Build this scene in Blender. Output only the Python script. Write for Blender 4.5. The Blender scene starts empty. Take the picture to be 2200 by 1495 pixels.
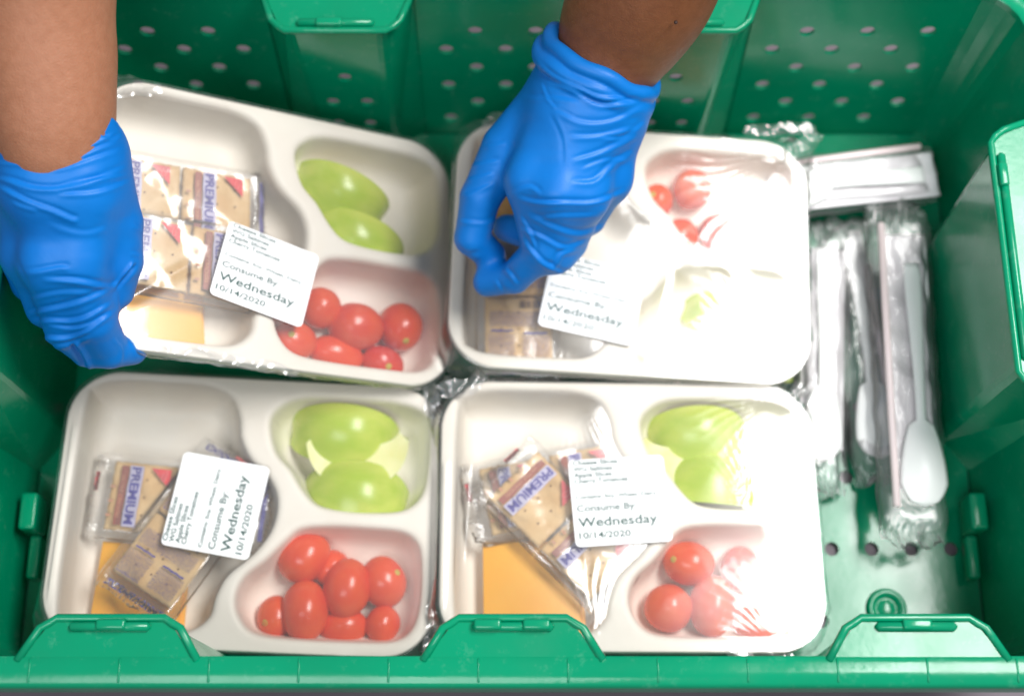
import bpy, bmesh, math, random
import numpy as np
from mathutils import Vector, Matrix, Euler
from mathutils.geometry import delaunay_2d_cdt
from mathutils import noise as mnoise
random.seed(7); rng = np.random.default_rng(7)
C = bpy.context.scene.collection
rad = math.radians

# ------------------------------------------------------------------ camera
TILT = rad(19.25); FPX = 3103.0; CAM = np.array([0, -.275, .865])
_s, _c = math.sin(TILT), math.cos(TILT)
AF = np.array([0, _s, -_c]); AD = np.array([0, -_c, -_s]); AR = np.array([1., 0, 0])
def P(px, py, z):
    """photo pixel (2200x1495) and a height -> the point of the place at that height"""
    d = AF + (px-1100)/FPX*AR + (py-747.5)/FPX*AD
    return CAM + d*((z-CAM[2])/d[2])
def proj(V):
    d = V-CAM; Z = d@AF
    return 1100+FPX*(d@AR)/Z, 747.5+FPX*(d@AD)/Z
cd = bpy.data.cameras.new('camera'); cam = bpy.data.objects.new('camera', cd); C.objects.link(cam)
cam.location = CAM; cam.rotation_euler = (TILT, 0, 0)
cd.sensor_width = 36; cd.lens = FPX/2200*36; cd.clip_end = 50; cd.clip_start = .01
cd.dof.use_dof = True; cd.dof.focus_distance = .745; cd.dof.aperture_fstop = 3.6
sc = bpy.context.scene; sc.camera = cam

# ------------------------------------------------------------------ light
w = bpy.data.worlds.new('World'); sc.world = w; w.use_nodes = True
bg = w.node_tree.nodes['Background']; bg.inputs[0].default_value = (.93, .97, 1, 1); bg.inputs[1].default_value = .15
def area(name, loc, target, sx, sy, L, col=(1, 1, 1), twist=0):
    d = bpy.data.lights.new(name, 'AREA'); d.shape = 'RECTANGLE'; d.size = sx; d.size_y = sy
    d.energy = L*math.pi*sx*sy; d.color = col
    o = bpy.data.objects.new(name, d); C.objects.link(o); o.location = loc
    v = Vector(loc)-Vector(target); o.rotation_euler = v.to_track_quat('Z', 'Y').to_euler()
    if twist: o.rotation_euler = (o.rotation_euler.to_matrix() @ Matrix.Rotation(rad(twist), 3, 'Z')).to_euler()
    return o
key = area('key_lamp', (.835, .34, 1.62), (.835, .34, 0), .57, 1.05, 12.8, (1, .985, .96), -9)
fill = area('fill_lamp', (-.35, -.95, 1.9), (0, 0, .05), 1.0, .8, 3.6, (.96, .98, 1))
sc.view_settings.view_transform = 'Standard'; sc.view_settings.look = 'None'
sc.view_settings.exposure = 0.93; sc.view_settings.gamma = 1
sc.render.engine = 'CYCLES'
sc.cycles.max_bounces = 14; sc.cycles.transparent_max_bounces = 24; sc.cycles.transmission_bounces = 8
sc.cycles.caustics_reflective = False; sc.cycles.caustics_refractive = False
sc.cycles.use_denoising = True
sc.cycles.sample_clamp_indirect = 4

# ------------------------------------------------------------------ helpers
def srgb(r, g, b):
    f = lambda c: (c/255/12.92) if c <= 10 else ((c/255+.055)/1.055)**2.4
    return (f(r), f(g), f(b), 1)
def newmat(name):
    m = bpy.data.materials.new(name); m.use_nodes = True
    return m, m.node_tree, m.node_tree.nodes['Principled BSDF']
def nd(t, kind, **kw):
    n = t.nodes.new(kind)
    for k, v in kw.items():
        if k.startswith('i_'): n.inputs[k[2:].replace('_', ' ')].default_value = v
        else: setattr(n, k, v)
    return n
def mat(name, col, rough=.5, col2=None, scale=20, bump=0, bscale=200, spec=.5, detail=4, sss=0, stretch=None, coat=0, roughvar=0):
    m, t, b = newmat(name)
    b.inputs['Base Color'].default_value = col; b.inputs['Roughness'].default_value = rough
    b.inputs['Specular IOR Level'].default_value = spec
    tc = nd(t, 'ShaderNodeTexCoord'); mp = nd(t, 'ShaderNodeMapping'); t.links.new(tc.outputs['Object'], mp.inputs[0])
    if stretch: mp.inputs['Scale'].default_value = stretch
    if col2:
        n = nd(t, 'ShaderNodeTexNoise'); n.inputs['Scale'].default_value = scale; n.inputs['Detail'].default_value = detail
        t.links.new(mp.outputs[0], n.inputs['Vector'])
        mx = nd(t, 'ShaderNodeMix', data_type='RGBA'); mx.inputs[6].default_value = col; mx.inputs[7].default_value = col2
        cr = nd(t, 'ShaderNodeMapRange'); cr.inputs[1].default_value = .35; cr.inputs[2].default_value = .68
        t.links.new(n.outputs[0], cr.inputs[0]); t.links.new(cr.outputs[0], mx.inputs[0]); t.links.new(mx.outputs[2], b.inputs['Base Color'])
    if roughvar:
        n = nd(t, 'ShaderNodeTexNoise'); n.inputs['Scale'].default_value = 28; n.inputs['Detail'].default_value = 6
        t.links.new(mp.outputs[0], n.inputs['Vector'])
        cr = nd(t, 'ShaderNodeMapRange'); cr.inputs[1].default_value = .3; cr.inputs[2].default_value = .7
        cr.inputs[3].default_value = max(.03, rough-roughvar); cr.inputs[4].default_value = rough+roughvar
        t.links.new(n.outputs[0], cr.inputs[0]); t.links.new(cr.outputs[0], b.inputs['Roughness'])
    if bump:
        n = nd(t, 'ShaderNodeTexNoise'); n.inputs['Scale'].default_value = bscale; n.inputs['Detail'].default_value = 3
        t.links.new(mp.outputs[0], n.inputs['Vector'])
        bp = nd(t, 'ShaderNodeBump'); bp.inputs['Distance'].default_value = bump; bp.inputs['Strength'].default_value = 1
        t.links.new(n.outputs[0], bp.inputs['Height']); t.links.new(bp.outputs[0], b.inputs['Normal'])
    if sss:
        b.inputs['Subsurface Weight'].default_value = sss; b.inputs['Subsurface Scale'].default_value = .004
        b.inputs['Subsurface Radius'].default_value = (1, .4, .25)
    if coat: b.inputs['Coat Weight'].default_value = coat; b.inputs['Coat Roughness'].default_value = .05
    return m
def filmmat(name, haze=.05, refl=2.0, rough=.03, bump=.00012, bscale=60, tint=(1, 1, 1, 1), wide=.2, wf=.6):
    m, t, b = newmat(name); t.nodes.remove(b); out = t.nodes['Material Output']
    tr = nd(t, 'ShaderNodeBsdfTransparent'); tr.inputs[0].default_value = tint
    df = nd(t, 'ShaderNodeBsdfDiffuse'); df.inputs[0].default_value = (.85, .85, .86, 1)
    gl = nd(t, 'ShaderNodeBsdfGlossy'); gl.inputs['Roughness'].default_value = rough; gl.inputs[0].default_value = (1, 1, 1, 1)
    fr = nd(t, 'ShaderNodeFresnel'); fr.inputs[0].default_value = 1.5
    ml = nd(t, 'ShaderNodeMath', operation='MULTIPLY', use_clamp=True); ml.inputs[1].default_value = refl
    t.links.new(fr.outputs[0], ml.inputs[0])
    m1 = nd(t, 'ShaderNodeMixShader'); m1.inputs[0].default_value = haze
    t.links.new(tr.outputs[0], m1.inputs[1]); t.links.new(df.outputs[0], m1.inputs[2])
    m2 = nd(t, 'ShaderNodeMixShader'); t.links.new(ml.outputs[0], m2.inputs[0])
    g2 = nd(t, 'ShaderNodeBsdfGlossy'); g2.inputs['Roughness'].default_value = wide; g2.inputs[0].default_value = (1, 1, 1, 1)
    mg = nd(t, 'ShaderNodeMixShader'); mg.inputs[0].default_value = wf; t.links.new(gl.outputs[0], mg.inputs[1]); t.links.new(g2.outputs[0], mg.inputs[2])
    t.links.new(m1.outputs[0], m2.inputs[1]); t.links.new(mg.outputs[0], m2.inputs[2])
    t.links.new(m2.outputs[0], out.inputs[0])
    if bump:
        tc = nd(t, 'ShaderNodeTexCoord'); n = nd(t, 'ShaderNodeTexNoise'); n.inputs['Scale'].default_value = bscale; n.inputs['Detail'].default_value = 2
        t.links.new(tc.outputs['Object'], n.inputs['Vector'])
        bp = nd(t, 'ShaderNodeBump'); bp.inputs['Distance'].default_value = bump
        t.links.new(n.outputs[0], bp.inputs['Height'])
        t.links.new(bp.outputs[0], gl.inputs['Normal'])
    return m
M = {}
M['crate'] = mat('crate_plastic', srgb(0, 142, 102), .19, srgb(0, 132, 94), 14, .00006, 260, .42, roughvar=.08)
t = M['crate'].node_tree; b = t.nodes['Principled BSDF']
lk = b.inputs['Base Color'].links[0].from_socket; tc = nd(t, 'ShaderNodeTexCoord')
n1 = nd(t, 'ShaderNodeTexNoise'); n1.inputs['Scale'].default_value = 110; n1.inputs['Detail'].default_value = 9; n1.inputs['Roughness'].default_value = .75
t.links.new(tc.outputs['Object'], n1.inputs['Vector'])
mr = nd(t, 'ShaderNodeMapRange'); mr.inputs[1].default_value = .56; mr.inputs[2].default_value = .74; mr.inputs[4].default_value = .22
t.links.new(n1.outputs[0], mr.inputs[0])
mxs = nd(t, 'ShaderNodeMix', data_type='RGBA'); mxs.inputs[7].default_value = srgb(130, 190, 168)
t.links.new(mr.outputs[0], mxs.inputs[0]); t.links.new(lk, mxs.inputs[6]); t.links.new(mxs.outputs[2], b.inputs['Base Color'])
M['table'] = mat('table_top', srgb(108, 96, 104), .6, srgb(98, 88, 98), 9, .0001, 300)
M['tray'] = mat('tray_pulp', srgb(244, 238, 226), .5, srgb(239, 231, 218), 30, .00006, 900, .4)
M['film'] = filmmat('sealing_film', .05, 1.7, .04, .00008, 55, wide=.22, wf=.58)
M['wrap'] = filmmat('crinkled_wrap', .03, 1.5, .08, .0004, 60)
M['wrap2'] = filmmat('cutlery_wrap', .07, 1.3, .09, .0002, 130, wide=.32, wf=.72)
M['label'] = mat('label_paper', srgb(248, 248, 250), .42, None, spec=.4)
M['ink'] = mat('label_ink', srgb(52, 84, 80), .6)
M['cheese'] = mat('cheese', srgb(252, 184, 62), .42, srgb(250, 176, 54), 18, .00008, 300, .4, sss=.25)
M['tomato'] = mat('tomato_skin', srgb(222, 64, 30), .24, srgb(230, 92, 40), 45, .00003, 200, .5, sss=.12)
M['tomato_orange'] = mat('tomato_skin_orange', srgb(230, 92, 28), .24, srgb(222, 66, 30), 45, .00003, 200, .5, sss=.12)
M['tomato_deep'] = mat('tomato_skin_deep', srgb(206, 44, 26), .22, srgb(220, 70, 34), 45, .00003, 200, .5, sss=.12)
M['scar'] = mat('tomato_scar', srgb(190, 170, 70), .6)
M['appleskin'] = mat('apple_skin', srgb(174, 200, 54), .26, srgb(200, 212, 88), 110, .00003, 300, .5, sss=.1, stretch=(.3, 1, 1))
M['flesh'] = mat('apple_flesh', srgb(238, 236, 180), .5, srgb(228, 226, 150), 80, .0001, 400, .4, sss=.2)
M['cracker'] = mat('cracker', srgb(238, 202, 148), .8, srgb(226, 182, 122), 60, .0004, 260)
M['cracker_edge'] = M['cracker']
M['dot'] = mat('cracker_hole', srgb(130, 88, 52), .9)
M['violet'] = mat('print_violet', srgb(84, 78, 152), .5)
M['lilac'] = mat('print_white', srgb(196, 190, 216), .5)
M['brown'] = mat('print_brown', srgb(158, 92, 78), .5)
M['tan'] = mat('print_tan', srgb(206, 150, 120), .5)
M['red'] = mat('print_red', srgb(226, 80, 84), .5)
M['pinkline'] = mat('print_pink', srgb(240, 150, 150), .5)
M['black'] = mat('print_black', srgb(70, 60, 84), .6)
M['skin_r'] = mat('skin_right_arm_lit', srgb(170, 116, 88), .52, srgb(162, 108, 80), 220, .0003, 1000, .4, sss=.15)  # brighter light on this arm is put into its skin colour
M['skin_l'] = mat('skin_left_arm_dim', srgb(128, 78, 48), .5, srgb(118, 70, 42), 220, .0003, 1000, .45, sss=.12)  # same person's skin, coloured darker as the less lit arm
M['mole'] = mat('mole', srgb(50, 28, 20), .6)
M['glove'] = mat('nitrile_glove', srgb(0, 116, 204), .46, srgb(0, 110, 197), 30, .00018, 150, .35)
M['napkin'] = mat('napkin_paper', srgb(244, 242, 244), .85, srgb(238, 234, 238), 60, .0003, 300, .2)
M['napkin_pink'] = mat('napkin_edge', srgb(226, 200, 204), .85)
M['plastic'] = mat('white_plastic', srgb(252, 253, 252), .35, None, spec=.5)
M['straw'] = mat('straw_pink', srgb(250, 230, 232), .4)
def scribble(name, col, sx, sy, thr):
    """a block of print too small to read: dashes of ink on clear wrap"""
    m, t, b = newmat(name); out = t.nodes['Material Output']
    b.inputs['Base Color'].default_value = col
    tc = nd(t, 'ShaderNodeTexCoord'); mp = nd(t, 'ShaderNodeMapping'); mp.inputs['Scale'].default_value = (sx, sy, 1)
    t.links.new(tc.outputs['Object'], mp.inputs[0])
    n = nd(t, 'ShaderNodeTexNoise'); n.inputs['Scale'].default_value = 1; n.inputs['Detail'].default_value = 3
    t.links.new(mp.outputs[0], n.inputs['Vector'])
    g = nd(t, 'ShaderNodeMath', operation='GREATER_THAN'); g.inputs[1].default_value = thr
    t.links.new(n.outputs[0], g.inputs[0])
    tr = nd(t, 'ShaderNodeBsdfTransparent'); mx = nd(t, 'ShaderNodeMixShader')
    t.links.new(g.outputs[0], mx.inputs[0]); t.links.new(tr.outputs[0], mx.inputs[1]); t.links.new(b.outputs[0], mx.inputs[2])
    t.links.new(mx.outputs[0], out.inputs[0]); return m
M['scrib'] = scribble('small_print', srgb(128, 108, 138), 1100, 3000, .54)
M['scrib2'] = scribble('small_print_bold', srgb(96, 90, 150), 500, 900, .47)

def link(name, me, m=None, parent=None, smooth=True, world=None):
    if m is not None: me.materials.append(m)
    if smooth: me.shade_smooth()
    o = bpy.data.objects.new(name, me); C.objects.link(o)
    if parent is not None:
        o.parent = parent
        if parent.get('category') == 'person': o.matrix_parent_inverse = Matrix.Translation(parent.location).inverted()
    if world is not None:
        o.matrix_world = world
    return o
def pyd(name, v, f, m=None, parent=None, smooth=True):
    me = bpy.data.meshes.new(name)
    me.from_pydata([tuple(map(float, p)) for p in v], [], [tuple(int(i) for i in q) for q in f]); me.update()
    return link(name, me, m, parent, smooth)
def fastmesh(name, v, quads, m=None, parent=None, smooth=True):
    me = bpy.data.meshes.new(name); n = len(quads)
    me.vertices.add(len(v)); me.vertices.foreach_set('co', np.asarray(v, np.float32).ravel())
    me.loops.add(n*4); me.loops.foreach_set('vertex_index', np.asarray(quads, np.int32).ravel())
    me.polygons.add(n); me.polygons.foreach_set('loop_start', np.arange(0, n*4, 4, dtype=np.int32))
    me.update(calc_edges=True); me.validate()
    return link(name, me, m, parent, smooth)
def empty(name, loc=(0, 0, 0), label=None, cat=None, group=None, rot=None):
    o = bpy.data.objects.new(name, None); C.objects.link(o); o.empty_display_size = .01
    if rot is not None: o.matrix_world = Matrix.Translation(loc) @ rot.to_4x4()
    else: o.location = loc
    tag(o, label, cat, group); return o
def tag(o, label=None, cat=None, group=None, kind=None):
    if label: o['label'] = label
    if cat: o['category'] = cat
    if group: o['group'] = group
    if kind: o['kind'] = kind
    return o
def rbox(name, sx, sy, sz, bev, m, parent, loc=(0, 0, 0), rz=0, seg=3, taper=1):
    bm = bmesh.new(); bmesh.ops.create_cube(bm, size=1)
    for v in bm.verts:
        k = taper if v.co.z > 0 else 1
        v.co.x *= sx*k; v.co.y *= sy*k; v.co.z *= sz
    bmesh.ops.bevel(bm, geom=bm.edges[:], offset=bev, segments=seg, affect='EDGES', profile=.5)
    me = bpy.data.meshes.new(name); bm.to_mesh(me); bm.free()
    o = link(name, me, m, parent); o.location = loc; o.rotation_euler = (0, 0, rz); return o
def tube(name, pts, r, m, parent, n=10, cap=True):
    pts = [Vector(p) for p in pts]; v = []; f = []
    rs = r if hasattr(r, '__len__') else [r]*len(pts)
    up = Vector((0, 0, 1))
    for i, p in enumerate(pts):
        a = pts[max(i-1, 0)]; b = pts[min(i+1, len(pts)-1)]; d = (b-a).normalized()
        s = d.cross(up); s = s.normalized() if s.length > 1e-5 else Vector((1, 0, 0)); u = s.cross(d).normalized()
        for k in range(n):
            t = 2*math.pi*k/n; v.append(p+(s*math.cos(t)+u*math.sin(t))*rs[i])
    for i in range(len(pts)-1):
        for k in range(n):
            k2 = (k+1) % n; f.append((i*n+k, i*n+k2, (i+1)*n+k2, (i+1)*n+k))
    if cap: f.append(tuple(range(n))[::-1]); f.append(tuple(range((len(pts)-1)*n, len(pts)*n)))
    return pyd(name, v, f, m, parent)
def nets(vol, org, h):
    """surface nets: the zero level of a sampled distance field as a quad mesh"""
    s = vol < 0; nx, ny, nz = vol.shape
    corner = [(i, j, k) for i in (0, 1) for j in (0, 1) for k in (0, 1)]
    cs = sum(s[i:nx-1+i, j:ny-1+j, k:nz-1+k].astype(np.int8) for i, j, k in corner)
    act = (cs > 0) & (cs < 8); I = np.argwhere(act); idx = -np.ones(act.shape, np.int64); idx[act] = np.arange(len(I))
    acc = np.zeros((len(I), 3)); cnt = np.zeros(len(I))
    val = {c: vol[I[:, 0]+c[0], I[:, 1]+c[1], I[:, 2]+c[2]] for c in corner}
    for a in corner:
        for ax in range(3):
            if a[ax]: continue
            b = list(a); b[ax] = 1; b = tuple(b); va, vb = val[a], val[b]; x = (va < 0) != (vb < 0)
            t = va[x]/(va[x]-vb[x]); p = np.tile(np.array(a, float), (x.sum(), 1)); p[:, ax] = t
            acc[x] += p; cnt[x] += 1
    V = org+(I+acc/cnt[:, None])*h; Q = []
    for ax in range(3):
        u, v_ = [(1, 2), (2, 0), (0, 1)][ax]
        sl0 = [slice(None)]*3; sl1 = [slice(None)]*3; sl0[ax] = slice(0, -1); sl1[ax] = slice(1, None)
        A = s[tuple(sl0)]; B = s[tuple(sl1)]; E = np.argwhere(A != B)
        E = E[(E[:, u] > 0) & (E[:, v_] > 0) & (E[:, u] < vol.shape[u]-1) & (E[:, v_] < vol.shape[v_]-1)]
        du = np.zeros(3, int); du[u] = 1; dv = np.zeros(3, int); dv[v_] = 1
        g = lambda e: idx[e[:, 0], e[:, 1], e[:, 2]]
        q = np.stack([g(E-du-dv), g(E-dv), g(E), g(E-du)], 1); fl = ~A[E[:, 0], E[:, 1], E[:, 2]]
        q[fl] = q[fl][:, ::-1]; Q.append(q)
    Q = np.concatenate(Q); Q = Q[(Q >= 0).all(1)]
    return V, Q
def smin(a, b, k):
    h = np.clip(.5+.5*(b-a)/k, 0, 1); return b*(1-h)+a*h-k*h*(1-h)
def smax(a, b, k): return -smin(-a, -b, k)
def nz(x, y, s=1.0, seed=0):
    """smooth 2-D value noise, vectorised, about -1..1"""
    r = np.random.default_rng(1000+seed); out = 0*x
    for i in range(7):
        a = r.uniform(0, 2*np.pi); k = s*r.uniform(.5, 1.6); out = out+np.sin(k*(x*np.cos(a)+y*np.sin(a))+r.uniform(0, 6.28)+1.3*np.sin(k*.6*(y*np.cos(a)-x*np.sin(a))+r.uniform(0, 6)))
    return out/3.2

# ------------------------------------------------------------------ setting
t = pyd('table_top', [(-3, -3, -.0016), (3, -3, -.0016), (3, 3, -.0016), (-3, 3, -.0016)], [(0, 1, 2, 3)], M['table'], smooth=False)
tag(t, kind='structure')

# ------------------------------------------------------------------ crate
HA, HB, CR, TOP = .299, .1885, .030, .150
DR = .09
crate = empty('crate', (-.005, .003, 0), 'green perforated plastic stacking crate holding the meal trays', 'crate')
segs = []
def _peri():
    L = [2*(HA-CR), math.pi/2*CR, 2*(HB-CR), math.pi/2*CR]*2
    return L[:4]*2
LS = [2*(HA-CR), math.pi/2*CR, 2*(HB-CR), math.pi/2*CR, 2*(HA-CR), math.pi/2*CR, 2*(HB-CR), math.pi/2*CR]
ACC = np.cumsum([0]+LS)
def peri(s):
    s = s % ACC[-1]; k = int(np.searchsorted(ACC, s, 'right')-1); k = min(k, 7); t = s-ACC[k]
    ax, by = HA-CR, HB-CR
    if k == 0: return (-ax+t, -HB), (0, -1)
    if k == 2: return (HA, -by+t), (1, 0)
    if k == 4: return (ax-t, HB), (0, 1)
    if k == 6: return (-HA, by-t), (-1, 0)
    c, a0 = {1: ((ax, -by), -90), 3: ((ax, by), 0), 5: ((-ax, by), 90), 7: ((-ax, -by), 180)}[k]
    a = rad(a0)+t/CR; n = (math.cos(a), math.sin(a)); return (c[0]+CR*n[0], c[1]+CR*n[1]), n
sS = lambda x: x+HA-CR
sE = lambda y: ACC[2]+y+HB-CR
sN = lambda x: ACC[4]+(HA-CR)-x
sW = lambda y: ACC[6]+(HB-CR)-y
def wallmap(s, z, o):
    p, n = peri(s); o = o-(TOP-z)*DR
    return (p[0]+n[0]*o, p[1]+n[1]*o, z)
def curved_plate(name, mapf, q0, q1, z0, z1, holes, m, parent, th=.0025, lines=(), hr=.0046, hn=14):
    pts = [(q0, z0), (q1, z0), (q1, z1), (q0, z1)]; ed = [(0, 1), (1, 2), (2, 3), (3, 0)]
    for q in lines:
        if q0+1e-4 < q < q1-1e-4:
            pts += [(q, z0), (q, z1)]; ed.append((len(pts)-2, len(pts)-1))
    holes = [h for h in holes if q0+hr*1.3 < h[0] < q1-hr*1.3]
    for (hx, hz) in holes:
        b = len(pts)
        pts += [(hx+hr*math.cos(2*math.pi*k/hn), hz+hr*math.sin(2*math.pi*k/hn)) for k in range(hn)]
        ed += [(b+k, b+(k+1) % hn) for k in range(hn)]
    v, e, f, _, _, _ = delaunay_2d_cdt([Vector(p) for p in pts], ed, [], 0, 1e-7)
    F = []
    for t in f:
        cx = sum(v[i].x for i in t)/3; cz = sum(v[i].y for i in t)/3
        if any((cx-h[0])**2+(cz-h[1])**2 < (hr*.97)**2 for h in holes): continue
        F.append(tuple(t))
    n = len(v); V = [mapf(p.x, p.y, 0) for p in v]+[mapf(p.x, p.y, th) for p in v]
    cnt = {}
    for t in F:
        for i in range(3):
            a, b = t[i], t[(i+1) % 3]; cnt[(a, b)] = cnt.get((a, b), 0)+1
    G = list(F)+[tuple(i+n for i in t[::-1]) for t in F]
    for (a, b) in list(cnt):
        if (b, a) not in cnt: G.append((b, a, a+n, b+n))
    o = pyd(name, V, G, m, parent, smooth=False)
    bm = bmesh.new(); bm.from_mesh(o.data); bmesh.ops.recalc_face_normals(bm, faces=bm.faces); bm.to_mesh(o.data); bm.free()
    return o
NEAR = [-.1925, .0055, .2035]; FAR = [-.0955, .1035]
PB = .044      # half width of a pillar pocket at the wall
ROWZ = [.112, .094, .0755, .057, .038, .020]
def row_holes(sfun, x0, x1, base, ph):
    H = []
    for r, z in enumerate(ROWZ):
        off = base+(0 if r % 2 == 0 else -.018)
        k0 = math.floor((x0-off)/.0362)
        for k in range(k0, k0+30):
            x = off+k*.0362
            if x0+.008 < x < x1-.008: H.append((sfun(x), z))
    return H
arc_lines = [ACC[k]+LS[k]*j/6 for k in (1, 3, 5, 7) for j in range(7)]
# near wall pieces between pillars
cuts = []
for x in NEAR: cuts.append((sS(x)-PB, sS(x)+PB, 'S', x))
cuts.append((sE(.025)-.080, sE(.025)+.080, 'E', .025))
for x in FAR[::-1]: cuts.append((sN(x)-PB, sN(x)+PB, 'N', x))
cuts.append((sW(.025)-.080, sW(.025)+.080, 'W', .025))
allh = row_holes(sS, -.27, .27, .0, 0)+row_holes(sN, -.250, -.140, -.213, 0)+row_holes(sN, -.055, .065, -.017, 0)+row_holes(sN, .155, .266, .1814, 0)
for i in range(len(cuts)):
    a = cuts[i][1]; b = cuts[(i+1) % len(cuts)][0]
    if b < a: b += ACC[-1]
    H = [(h[0]+(ACC[-1] if h[0] < a-.01 else 0), h[1]) for h in allh]
    H = [h for h in H if a < h[0] < b]
    ln = [l+(ACC[-1] if l < a else 0) for l in arc_lines]
    curved_plate('wall_panel', wallmap, a, b, 0, TOP, H, M['crate'], crate, lines=ln)
# pillars (pockets) with their ledges
def frame_for(side, x):
    if side == 'S': return lambda u, d: (x+u, -HB+d)
    if side == 'N': return lambda u, d: (x-u, HB-d)
    if side == 'E': return lambda u, d: (HA-d, x+u)
    return lambda u, d: (-HA+d, x-u)
def pillar(side, x, hb, ht, depth, bumps):
    fr = frame_for(side, x)
    def plan(k):      # k: 0 top .. 1 bottom
        b = hb-.006*k; tt = ht-.0045*k; dd = depth
        b = hb+.004; w0 = k*TOP*DR-.0012
        return [(-b, w0), (-tt-.003, dd-.003), (-tt, dd-.0008), (-tt+.003, dd), (tt-.003, dd), (tt, dd-.0008), (tt+.003, dd-.003), (b, w0)]
    pl0 = plan(0); cum = [0]
    for a, b in zip(pl0, pl0[1:]): cum.append(cum[-1]+math.dist(a, b))
    mid = cum[-1]/2
    def mp(q, z, o):
        k = (TOP-z)/TOP; pl = plan(k)
        i = min(max(int(np.searchsorted(cum, q, 'right')-1), 0), len(cum)-2)
        f = (q-cum[i])/(cum[i+1]-cum[i]); a, b = pl[i], pl[i+1]
        u = a[0]+(b[0]-a[0])*f; d = a[1]+(b[1]-a[1])*f
        n = Vector((a[1]-b[1], b[0]-a[0])).normalized()
        n = -n if n.y > 0 else n
        u += n.x*o; d += n.y*o-(0 if o == 0 else 0)
        d -= 0
        X, Y = fr(u, d); return (X, Y, z)
    H = [(mid, .098)]+[(mid+s_*.0118, z) for z in (.068, .040) for s_ in (-1, 1)]
    if ht > .05: H = []
    curved_plate('pillar', mp, 0, cum[-1], 0, TOP-.003, H, M['crate'], crate, th=.0022, lines=cum[1:-1])
    # ledge plate with a lip round its edge
    e = .004
    tr = [(-hb-.003, -.001), (-ht-.006, depth-.004), (-ht-.002, depth), (ht+.002, depth), (ht+.006, depth-.004), (hb+.003, -.001)]
    v = [(*fr(*p), TOP-.0022) for p in tr]+[(*fr(*p), TOP-.0005) for p in tr]; n = len(tr)
    f = [tuple(range(n)), tuple(range(n, 2*n))]+[(i, (i+1) % n, n+(i+1) % n, n+i) for i in range(n)]
    led = pyd('ledge', v, f, M['crate'], crate, smooth=False)
    bm = bmesh.new(); bm.from_mesh(led.data); bmesh.ops.recalc_face_normals(bm, faces=bm.faces); bm.to_mesh(led.data); bm.free()
    lp = [(-hb-.004, -.001), (-ht-.0105, depth*.72), (-ht-.0065, depth-.0035), (-ht-.0025, depth-.0008), (ht+.0025, depth-.0008), (ht+.0065, depth-.0035), (ht+.0105, depth*.72), (hb+.004, -.001)]
    tube('lip', [(*fr(*p), TOP-.0006) for p in lp], .0021, M['crate'], led, 10)
    # raised bar along the tip, and the latch bumps on it
    tube('bar', [(*fr(-ht+.004, depth-.0052), TOP), (*fr(-ht+.0055, depth-.0052), TOP+.0004), (*fr(ht-.0055, depth-.0052), TOP+.0004), (*fr(ht-.004, depth-.0052), TOP)], [.0008, .0024, .0024, .0008], M['crate'], led, 10)
    for (u, wd) in bumps:
        X, Y = fr(u, depth-.0045)
        sx, sy = (wd, .0052) if side in 'SN' else (.0052, wd)
        rbox('latch_bump', sx, sy, .0062, .0014, M['crate'], led, (X, Y, TOP+.0012))
pillar('S', NEAR[0], .040, .0240, .0205, [(.001, .0145)])
pillar('S', NEAR[1], .040, .0240, .0205, [(-.0125, .0135), (.0115, .0135)])
pillar('S', NEAR[2], .040, .0240, .0205, [(.000, .0145)])
for x in FAR: pillar('N', x, .040, .0262, .0265, [(.0035, .015)])
pillar('E', .025, .079, .064, .0305, [(.046, .014)])
pillar('W', .025, .079, .064, .0305, [(-.046, .014)])
# rim: a rolled frame round the top
prof = [(-.0010, .1440), (-.0012, .1492), (.0002, .1503), (.0060, .1506), (.0118, .1503), (.0136, .1490), (.0142, .1466), (.0142, .1300), (.0125, .1292), (.0118, .1310), (.0112, .1460), (.0030, .1470)]
S = sorted(set(list(np.linspace(0, ACC[-1], 120, endpoint=False))+arc_lines)); v = []; f = []
for s in S:
    p, n = peri(s)
    for o, z in prof: v.append((p[0]+n[0]*o, p[1]+n[1]*o, z))
K = len(prof)
for i in range(len(S)):
    j = (i+1) % len(S)
    for k in range(K): f.append((i*K+k, i*K+(k+1) % K, j*K+(k+1) % K, j*K+k))
rim = pyd('rim', v, f, M['crate'], crate)
mod = rim.modifiers.new('b', 'EDGE_SPLIT'); mod.split_angle = rad(50)
for x in np.arange(-.2735, .28, .0437):
    for sg in (-1, 1):
        rbox('rib', .0012, .0118, .0010, .0004, M['crate'], rim, (x, sg*(HB+.0058), .1504), seg=1)
for y in np.arange(-.131, .14, .0437):
    for sg in (-1, 1):
        rbox('rib', .0118, .0012, .0012, .0004, M['crate'], rim, (sg*(HA+.0058), y, .1506), seg=1)
# floor
FA, FB = HA-TOP*DR-.001, HB-TOP*DR-.001
fh = []
for r in range(-2, 5):
    y = -.105+r*.0445
    for k in range(-22, 10):
        x = .222+(0 if r % 2 == 0 else -.012)+k*.024
        if abs(x) < FA-.014 and abs(y) < FB-.012 and not (abs(x-.2227) < .02 and abs(y+.138) < .025) and (k % 3 != 1 or r == 0 or r > 1): fh.append((x, y))
y = -.1480
fh = [h for h in fh if not (h[1] < -.14)]+[(-.189+i*.048, y) for i in range(0, 8)]+[(.189, y)]
fh = [h for i, h in enumerate(fh) if all(math.dist(h, g) > .012 for g in fh[:i])]
curved_plate('floor_panel', lambda q, z, o: (q, z, .0022-o), -FA, FA, -FB, FB, [h for h in fh], M['crate'], crate, th=.003, hr=.0043)
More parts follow.
